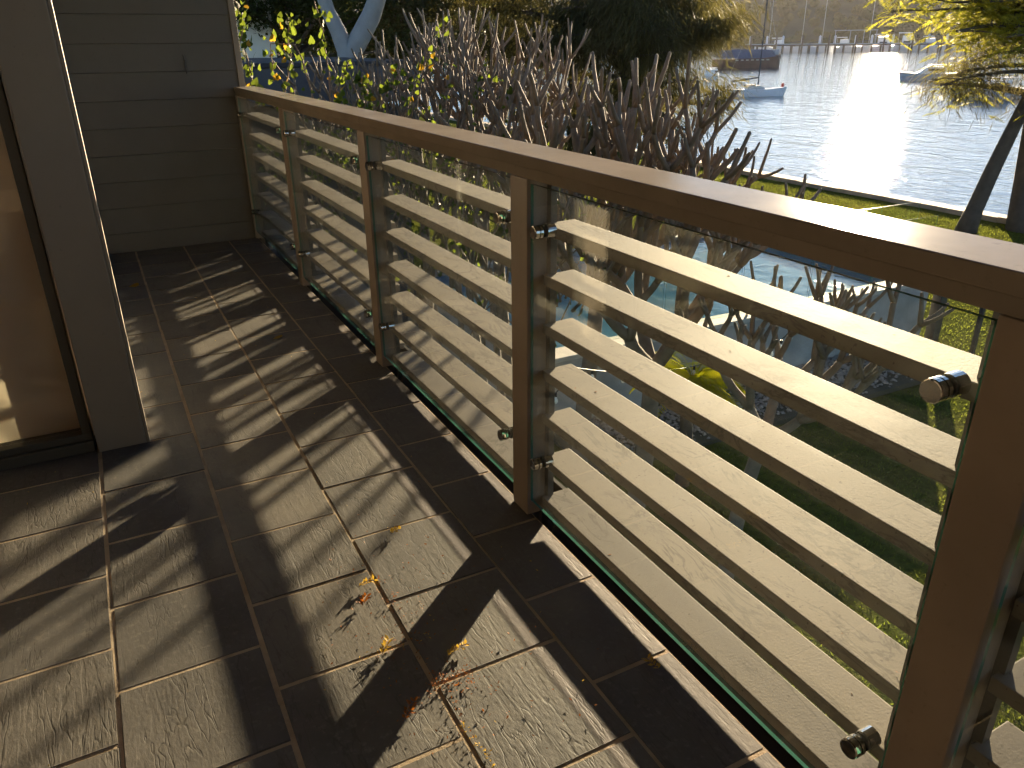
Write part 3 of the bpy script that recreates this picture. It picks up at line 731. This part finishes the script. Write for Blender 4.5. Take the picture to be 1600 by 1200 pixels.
p = F(905,60,29); tree('casuarina_tree',(p.x,p.y),12,.34,m_bark_dk,dict(r=5.4,rise=.10,curl=-.03,fn=needles(62000,.60,.030,.75,.34)),m_casu,'large dark casuarina with drooping needles behind the frangipani crowns',GT,nlimb=34,limb0=.20)
p = F(985,60,27); tree('casuarina_tree',(p.x,p.y),11,.26,m_bark_dk,dict(r=3.0,rise=.10,curl=-.05,fn=needles(36000,.55,.026,.8,.24)),m_casu,'olive casuarina whose crown ends left of the moored sailboat',GT,nlimb=24,limb0=.26)
p = F(735,60,34); tree('shore_tree',(p.x,p.y),12,.42,m_bark_dk,dict(r=5.2,rise=.15,fn=broad(38000,.17,.10,.42)),m_dense,'dense dark leafy tree with thick trunk left of the large casuarina',GT,nlimb=26,limb0=.26)
p = F(640,60,27); tree('shore_tree',(p.x,p.y),11,.30,m_bark_dk,dict(r=3.6,rise=.3,fn=broad(22000,.15,.09,.30)),m_casu,'olive leafy tree just right of the pale forked gum',GT,nlimb=18,limb0=.42)
p = F(450,40,25); tree('shore_tree',(p.x,p.y),10,.28,m_bark_dk,dict(r=4.2,rise=.25,fn=broad(30000,.14,.08,.32)),m_dense,'dense dark green tree directly above the garage roof',GT,nlimb=24,limb0=.28)
p = F(580,40,38); tree('shore_tree',(p.x,p.y),12,.32,m_bark_dk,dict(r=5.0,rise=.25,fn=broad(24000,.18,.11,.36)),m_dense,'dark tree far behind the pale forked gum trunk',GT,nlimb=22,limb0=.3)
p = F(330,30,34); tree('shore_tree',(p.x,p.y),13,.32,m_bark_dk,dict(r=5.0,rise=.25,fn=broad(20000,.18,.11,.36)),m_dense,'tree beyond the white house, nearly hidden by the wall',GT,nlimb=20,limb0=.3)
# pale gum with a forked trunk
gp = F(545,75,18.5); gt = thing('gum_tree',(gp.x,gp.y,ZG),'pale smooth barked gum with a forked trunk behind the garage','tree',GT)
g0 = Vector((gp.x,gp.y,0)); fk = F(542,85,18.5)-g0; fk.z -= ZG; 
L_ = [F(546,125,18.5),F(541,80,18.5),F(528,48,18.5),F(513,18,18.5),F(500,-20,18.5),F(490,-80,18.5),F(470,-150,18.3)]; Rr = [F(547,125,18.5),F(550,80,18.5),F(566,52,18.4),F(580,25,18.4),F(592,-10,18.3),F(604,-70,18.2),F(610,-150,18.0)]
lc = lambda P: [Vector((v.x-gp.x,v.y-gp.y,v.z-ZG)) for v in P]
MB().tube([(0,0,-.3),(0.05,0,1.5),(0.02,0,3.2),tuple(lc(L_)[0])],[.36,.32,.30,.27],14).build('trunk', m_bark_gum, gt, smooth=True)
MB().tube(lc(L_),[.20,.20,.17,.15,.14,.12,.09],12).build('limb', m_bark_gum, gt, smooth=True)
MB().tube(lc(Rr),[.22,.23,.21,.20,.18,.15,.11],12).build('limb', m_bark_gum, gt, smooth=True)
ends = [(e+Vector((random.gauss(0,1.2),random.gauss(0,1.2),random.gauss(1.0,.8))),Vector((0,0,-1))) for e in (lc(L_)[-1],lc(Rr)[-1]) for _ in range(40)]
link('crown', fast_mesh('crown', needles(9000,.16,.03,.8,.3)(ends), 4, m_dense), gt)
# trees on the right
p = at(1506,362,ZG); tree('casuarina_tree',(p.x,p.y),7.2,.25,m_bark_dk,dict(r=3.3,rise=.30,curl=-.10,fn=needles(13000,.50,.015,.75,.34)),m_casu_r,'slim leaning casuarina on the lawn at the water edge',GT,lean=(1.3,-1.2),nlimb=17,limb0=.48)
p = at(1604,360,ZG); tree('jacaranda_tree',(p.x,p.y),7.6,.40,m_bark_dk,dict(r=4.0,rise=.18,curl=-.06,fn=feathery(3400,.46)),m_jac,'yellow green feathery tree with thick dark trunk at the right edge',GT,lean=(-.8,1.3),nlimb=30,limb0=.50)

# ------------------------------------------------------------------ far shore
hb = MB(); NA, NR = 90, 8
def hill_h(az, k): return (1-math.cos(min(1,k/NR*1.25)*math.pi))*.5*(52+7*noise.noise((az*5,0.3,0))+4*noise.noise((az*17,2.3,0)))
for j in range(NR+1):
    for i in range(NA+1):
        az = R_(-8+88*i/NA); d = 690+j*34+25*noise.noise((az*6,7,0)); hb.v.append((CAM.x+d*math.sin(az), d*math.cos(az), ZW-.6+hill_h(az,j)))
for j in range(NR):
    for i in range(NA): a = j*(NA+1)+i; hb.f.append((a,a+1,a+NA+2,a+NA+1)); hb.mi.append(0)
tag(hb.build('hills', m_hill, smooth=True, recalc=False), kind='structure')
nc, nl = 1000, 130; CV = []
for c in range(nc):
    az = R_(random.uniform(-4,74)); k = random.uniform(0.05,NR*.8); d = 690+k*34+25*noise.noise((az*6,7,0)); z = ZW-.6+hill_h(az,k); rr = random.uniform(3.5,7.0)
    dirs = rnd_dirs(nl)*np.array([1,1,.8]); P = np.array([CAM.x+d*math.sin(az),d*math.cos(az),z+rr*.8])+dirs*rr*RNG.uniform(.72,1.08,(nl,1))
    D = unit(np.cross(dirs,rnd_dirs(nl))); S = unit(np.cross(D,dirs)); CV.append(blades(P-D*1.0,D,S,RNG.uniform(1.6,3.0,nl),RNG.uniform(1.2,2.4,nl)))
tag(link('far_woodland', fast_mesh('far_woodland', np.concatenate(CV), 4, m_wood_far)), 'dark wooded hillside across the harbour', 'woodland', kind='stuff')

# ================================================================== HARBOUR
m_hullw = simple('white_gelcoat', (0.74,0.75,0.78), 0.3, 0, 0.06, 1)
m_hullg = simple('grey_gelcoat', (0.30,0.33,0.38), 0.4, 0, 0.1, 1)
m_deck = simple('boat_deck', (0.50,0.49,0.46), 0.6)
m_alu = simple('mast_metal', (0.40,0.40,0.40), 0.4, 0.6)
m_dark = simple('dark_canvas', (0.03,0.035,0.05), 0.8)
m_red = simple('red_fender', (0.60,0.07,0.03), 0.5)
m_rust = simple('rusty_hull', (0.085,0.040,0.032), 0.75, 0, 0.4, .4)
m_tarp = simple('blue_tarp', (0.085,0.105,0.17), 0.7, 0, 0.25, .6)
m_pile = simple('timber_pile', (0.10,0.075,0.06), 0.85)
m_sleeve = simple('white_sleeve', (0.62,0.64,0.70), 0.5)
def hull(L, B, free, draft=.35, n=18, bowrake=.10, transom=.72, sheer=.18):
    rings = []
    for i in range(n+1):
        u = i/n; w = (transom+(1-transom)*min(1,u/.45))*(1 if u<.45 else max(0.012,math.cos((u-.45)/.55*math.pi/2)**.8)); w *= B/2
        zs = free*(1+sheer*(2*u-.9)**2*1.4); x = -L/2+L*u
        rk = bowrake*L*max(0,(u-.8)/.2)**1.5
        rings.append([(x,0,-draft*(1-.3*u)),(x+rk*.3,w*.55,-draft*.55),(x+rk*.55,w*.90,0.02),(x+rk,w,zs),(x+rk,0,zs+.02),(x+rk,-w,zs),(x+rk*.55,-w*.90,0.02),(x+rk*.3,-w*.55,-draft*.55)])
    return rings
def sailboat(name, loc, L, rz, label, hullmat, mast_h, group, detail=True, B=.32, free=.11, boom=True):
    t = thing(name, loc, label, 'boat', group, rz); b = MB(); b.loft(hull(L,L*B,L*free)); b.build('hull', hullmat, t, smooth=False)
    fz = L*free
    cab = MB(); pr = [(-.10,.10,.0),(-.08,.095,.055),(.12,.085,.062),(.20,.06,.03),(.24,.03,.0)]
    cab.loft([[(x*L,-w*L,fz),(x*L,-w*L*.85,fz+h*L),(x*L,w*L*.85,fz+h*L),(x*L,w*L,fz)] for x,w,h in pr]); cab.build('cabin', m_deck, t)
    MB().tube([(.10*L,0,fz),(.095*L,0,fz+mast_h)],L*.0095,8).build('mast', m_alu if not detail else m_dark, t)
    if boom: MB().tube([(.09*L,0,fz+L*.19),(-.36*L,0,fz+L*.125)],L*.013,8).build('boom', m_dark, t)
    if detail:
        for x,y in ((-.44,.11),(-.30,.13),(-.14,.14),(-.44,-.11),(-.30,-.13),(-.14,-.14),(.42,.05),(.42,-.05)):
            MB().tube([(x*L,y*L,fz),(x*L,y*L,fz+.085*L)],.014,5).build('stanchion', m_alu, t)
        for s in (-1,1): MB().tube([(-.46*L,.10*s*L,fz+.085*L),(-.30*L,.13*s*L,fz+.085*L),(-.14*L,.14*s*L,fz+.085*L)],.014,5).build('guard_rail', m_alu, t)
        MB().tube([(.10*L,0,fz+mast_h*.96),(.545*L,0,fz*1.3)],.012,4).build('forestay', m_alu, t)
        MB().tube([(.10*L,0,fz+mast_h*.98),(-.49*L,0,fz*1.2)],.012,4).build('backstay', m_alu, t)
        o = MB(); o.loft([[(.50*L+r*math.cos(a)*.8+.02*L,r*math.sin(a),fz*1.3+z) for a in [2*math.pi*k/10 for k in range(10)]] for z,r in ((.02,.10),(.10,.20),(.25,.24),(.40,.19),(.46,.08))]); o.build('bow_fender', m_red, t, smooth=True)
        MB().box(-.13*L,.05*L,-.05*L,.05*L,fz+.062*L,fz+.078*L).build('hatch', m_dark, t, bevel=.01)
        MB().box(-.5*L-.02,-.5*L+.08,-.03*L,.03*L,fz*.4,fz+.05*L).build('rudder_head', m_dark, t)
    return t
A = at(1125,151,ZW); B_ = at(1222,150,ZW); mid = (A+B_)/2; Ls = (B_-A).length*.94
sailboat('sailboat', (mid.x,mid.y,ZW), Ls, math.atan2((B_-A).y,(B_-A).x), 'small white sailboat with bare mast and red bow fender', m_hullw, Ls*1.55, 'boats moored in the harbour')
# old work boat under a blue tarp
A = at(1120,107,ZW); B_ = at(1213,105,ZW); d = B_-A; sh = thing('work_boat',((A+B_)/2),'rusty dark hulled work boat under blue covers, tyre at its end','boat','boats moored in the harbour',math.atan2(d.y,d.x)); Lh = d.length
b = MB(); b.loft([[(x*Lh,-w,-.5),(x*Lh,-w,z),(x*Lh,w,z),(x*Lh,w,-.5)] for x,w,z in ((-.5,2.4,2.1),(-.2,2.6,2.1),(.2,2.6,2.25),(.42,2.2,2.7),(.5,1.2,3.1))]); b.build('hull', m_rust, sh, bevel=.05)
b = MB(); b.loft([[(x*Lh,-2.0,z0),(x*Lh,0,z1),(x*Lh,2.0,z0)] for x,z0,z1 in ((-.48,2.25,4.2),(-.1,2.2,4.3),(.25,2.35,4.2),(.40,2.6,4.0))]); b.build('tarp', m_tarp, sh)
MB().box(.41*Lh,.475*Lh,-1.0,1.0,2.95,4.2).build('wheelhouse', m_hullg, sh, bevel=.05)
for k in range(7): MB().box((-.3+.085*k)*Lh,(-.3+.085*k+.045)*Lh,-2.66,-2.605,1.75,1.98).build('port_light', m_deck, sh)
tb = MB(); n1,n2=14,7
tb.loft([[(.515*Lh+.28*math.cos(c),(.62+.28*math.sin(c))*math.cos(a),2.35+(.62+.28*math.sin(c))*math.sin(a)) for c in [2*math.pi*k/n2 for k in range(n2)]] for a in [2*math.pi*j/n1 for j in range(n1+1)]],cap=False); tb.build('tyre', m_rubber, sh, smooth=True)
# power boats at the right, seen through the casuarina
def cruiser(loc, L, rz, label, mat, up_=1.0):
    t = thing('cabin_cruiser', loc, label, 'boat', 'boats moored in the harbour', rz)
    b = MB(); b.loft(hull(L,L*.31,L*.13,n=14,transom=.9)); b.build('hull', mat, t)
    f = L*.13
    b = MB(); b.loft([[(x*L,-w*L,f),(x*L,-w*L*.9,f+h*L),(x*L,w*L*.9,f+h*L),(x*L,w*L,f)] for x,w,h in ((-.25,.12,.13*up_),(.08,.12,.14*up_),(.20,.10,.05),(.3,.06,.0))]); b.build('cabin', m_hullw, t, bevel=.02)
    for s in (-1,1): MB().box(-.20*L,.07*L,s*.1185*L-.012*L,s*.1185*L+.006*L,f+.055*L,f+.10*L).build('window', m_dark, t)
    MB().box(-.40*L,.04*L,-.11*L,.11*L,f+.16*L*up_,f+.172*L*up_).build('canopy', m_hullw, t, bevel=.01)
    for x in (-.38,-.02):
        for s in (-1,1): MB().tube([(x*L,s*.10*L,f),(x*L,s*.10*L,f+.16*L*up_)],.05,5).build('canopy_pole', m_alu, t)
    return t
p = F(1452,124,150); cruiser((p.x,p.y,ZW), 8.0, 2.4, 'grey cabin cruiser half hidden by drooping casuarina needles', m_hullg)
p = F(1545,145,105); cruiser((p.x,p.y,ZW), 7.5, 2.75, 'pale cabin cruiser nearest the leaning casuarina trunk', m_hullg)
p = F(1112,130,150); cruiser((p.x,p.y,ZW), 6.5, .6, 'small pale motor boat left of the sailboat', m_hullw)

# timber jetty
J0 = F(1165,70,500); J1 = F(1600,66,500); J0.z = J1.z = ZW; dj = J1-J0; LJ = dj.length
je = thing('jetty', J0, 'long timber jetty on piles across the harbour', 'jetty', None, math.atan2(dj.y,dj.x))
DZ = 4.3
MB().box(0,LJ,-2,2,DZ-.9,DZ).build('deck', m_pile, je)
MB().box(0,LJ,-2.12,-2.02,DZ-.15,DZ+.30).build('edge_beam', m_hullg, je)
pm = MB().tube([(0,0,-3),(0,0,DZ-.91)],.42,7).mesh('pile', m_pile); pt = MB().tube([(0,0,-3),(0,0,DZ+4.6)],.5,7).mesh('pile', m_pile)
ps = MB().tube([(0,0,0),(0,0,4.2),(0,0,4.7)],[.62,.62,.1],8).mesh('pile_sleeve', m_sleeve)
x = 2.0; k = 0
while x < LJ:
    link('pile', pm, je, (x,-1.7,0)); link('pile', pm, je, (x+random.uniform(-.5,.5),1.7,0))
    if k % 3 == 0: link('pile', pt, je, (x+1.2,-2.75,0))
    if k % 2 == 0: link('pile_sleeve', ps, je, (x+random.uniform(-1,1),2.9,DZ-.2))
    x += 4.6; k += 1
MB().box(LJ*.34,LJ*.50,-1.9,1.9,DZ+6.6,DZ+6.9).build('shelter_roof', m_hullg, je)
for f in (.345,.40,.45,.495): MB().tube([(LJ*f,-1.7,DZ),(LJ*f,-1.7,DZ+6.6)],.18,6).build('shelter_post', m_hullg, je)
JD = dj.normalized(); JN = Vector((-JD.y,JD.x,0))
for i,(f,L,kind,lb) in enumerate(((.07,13,'s','sailing yacht with leaning mast at the left end of the jetty'),(.20,15,'s','white yacht moored behind the left part of the jetty'),(.28,15,'s','tall masted yacht left of the jetty shelter'),(.46,15,'s','yacht with tall mast right of the jetty shelter'),
                      (.13,12,'c','white cruiser behind the left part of the jetty'),(.385,12,'c','white cruiser under the jetty shelter'),(.53,14,'c','bright cruiser in the sun glitter at the jetty'),(.62,15,'c','flybridge cruiser right of the sun glitter'),(.70,12,'c','white cruiser behind the casuarina needles at the jetty'),(.82,13,'c','white cruiser near the right end of the jetty'))):
    q = J0+dj*f+JN*(11 if kind=='c' else 16); rz = math.atan2(dj.y,dj.x)+random.uniform(-.25,.25)
    if kind=='s': sailboat('moored_yacht', (q.x,q.y,ZW), L, rz, lb, m_hullw, L*1.9, 'boats moored at the jetty', detail=False, free=.20)
    else:
        c_ = cruiser((q.x,q.y,ZW), L, rz, lb, m_hullw, 1.6); c_['group'] = 'boats moored at the jetty'; c_.scale = (1,1,1.6)

# ================================================================== SMALL THINGS ON THE FLOOR
def sprig(px, py, ln, label, mat, n=9, rz=None, stem=True):
    p = at(px,py,0.002); t = thing('fallen_sprig', p, label, 'leaf', 'dry leaf sprigs fallen on the tiles', random.uniform(0,6.28) if rz is None else rz)
    MB().tube([(-ln/2,0,.004),(0,.004,.010),(ln/2,0,.006)],.0009,5).build('stem', m_twig, t)
    for i in range(n):
        x = -ln/2+ln*(i+.5)/n
        for s in (-1,1):
            a = s*random.uniform(.8,1.4); l = random.uniform(.010,.017); w = .0035
            v = [(0,0,0),(l*.5,w,.002),(l,0,random.uniform(0,.006)),(l*.5,-w,.002)]
            MB().add(v,[(0,1,2,3)]).build('leaflet', mat, t, loc=(x,0,.006), rot=(random.uniform(-.6,.6),random.uniform(-.7,.2),a), recalc=False)
sprig(714,1018,.055,'bright yellow dry sprig lying in sunlight near the tile joint',m_dead_y,8,.2)
sprig(603,1014,.050,'brownish yellow sprig on the edge of the post shadow',m_dead_y,8,.9)
sprig(573,914,.045,'yellow sprig lying above the red cluster on the joint',m_dead_y,7,.1)
sprig(570,942,.040,'curled rusty sprig left of the long joint',m_dead,7,1.0)
sprig(640,1112,.050,'rusty red sprig left of the leaf pile',m_dead,7,.8)
sprig(1020,1040,.040,'small yellow sprig in the shade beside the glass pane',m_dead_y,6,1.7)
sprig(617,832,.030,'tiny yellow sprig on the sunny tile near the middle post',m_dead_y,5,.1)
def leaf_thing(px,py,s,label,rz):
    o = heart_mesh('fallen_leaf', m_vine_y, s); o = link('fallen_leaf', o, None, at(px,py,.006), (random.uniform(-.3,.3),random.uniform(-.4,.4),rz)); tag(o,label,'leaf','single leaves fallen on the tiles')
leaf_thing(437,527,.045,'curled yellow leaf on the far sunny tiles',.6)
leaf_thing(215,445,.050,'brown leaf on the joint near the recess',1.4)
leaf_thing(310,465,.030,'small pale leaf in the farthest sun patch',.3)
# loose leaflets : too many to count
PP=[]
def scatter(px,py,sx,sy,n):
    for _ in range(n): PP.append(at(random.gauss(px,sx),random.gauss(py,sy),.0035))
scatter(690,1068,12,10,40); scatter(702,1092,16,16,22); scatter(733,1062,18,8,30); scatter(630,970,18,30,30); scatter(720,1100,60,50,40); scatter(620,880,60,50,55); scatter(600,1000,60,60,50); scatter(760,980,60,50,22); scatter(800,1100,60,50,26)
for (a,c) in (((598,905),(720,1130)),((682,1066),(735,1048)),((560,1030),(690,990)),((720,1130),(775,1199))):
    for _ in range(34):
        u=random.random(); PP.append(at(a[0]+(c[0]-a[0])*u+random.gauss(0,3),a[1]+(c[1]-a[1])*u+random.gauss(0,3),.002))
for _ in range(90): PP.append(Vector((random.uniform(-1.4,-.06),random.uniform(.7,5.3),.003)))
for _ in range(60): PP.append(Vector((random.gauss(-.945,.01),random.uniform(2.7,5.0),.004)))
n = len(PP); P = np.array([list(p) for p in PP]); D = unit(np.stack([RNG.normal(size=n),RNG.normal(size=n),RNG.normal(0,.35,n)],1)); S = unit(np.cross(D,np.tile([[0,0,1.0]],(n,1))+RNG.normal(0,.4,(n,3))))
P[:,2] += RNG.uniform(0.001,.006,n)
V = blades(P,D,S,RNG.uniform(.004,.010,n),RNG.uniform(.0018,.0036,n),.12)
h = n*2//3*4
tag(link('leaf_litter', fast_mesh('leaf_litter', V[:h], 4, m_dead)), 'tiny rusty leaflets scattered along the tile joints', 'leaf litter', kind='stuff')
tag(link('leaf_litter', fast_mesh('leaf_litter', V[h:], 4, m_dead_y)), 'tiny yellow leaflets scattered over the tiles', 'leaf litter', kind='stuff')
# bits of dry leaf on the slats
PP = [Vector((random.uniform(SX0+.008,SX1-.006),random.uniform(.55,4.9),random.choice(slat_z)+.002)) for _ in range(70)]
n=len(PP); P=np.array([list(p) for p in PP]); D=unit(np.stack([RNG.normal(size=n),RNG.normal(size=n),RNG.normal(0,.2,n)],1)); S=unit(np.cross(D,np.tile([[0,0,1.0]],(n,1))))
tag(link('slat_litter', fast_mesh('slat_litter', blades(P,D,S,RNG.uniform(.004,.013,n),RNG.uniform(.0015,.004,n),.1), 4, m_dead)), 'specks of dry leaf lying on the railing slats', 'leaf litter', kind='stuff')
# ------------------------------------------------------------------ air over the harbour
M = Mat('haze_air'); M.n.remove(M.p)
pv = M.new('ShaderNodeVolumePrincipled'); pv.inputs['Color'].default_value = (0.90,0.88,0.86,1); pv.inputs['Density'].default_value = 0.00006; pv.inputs['Anisotropy'].default_value = 0.25
M.l.new(pv.outputs[0], M.out.inputs['Volume'])
hz = MB().box(-120,1100,-120,1100,ZW-3,95).build('haze', M.m); tag(hz, 'thin golden evening haze over the harbour', 'haze', kind='stuff')
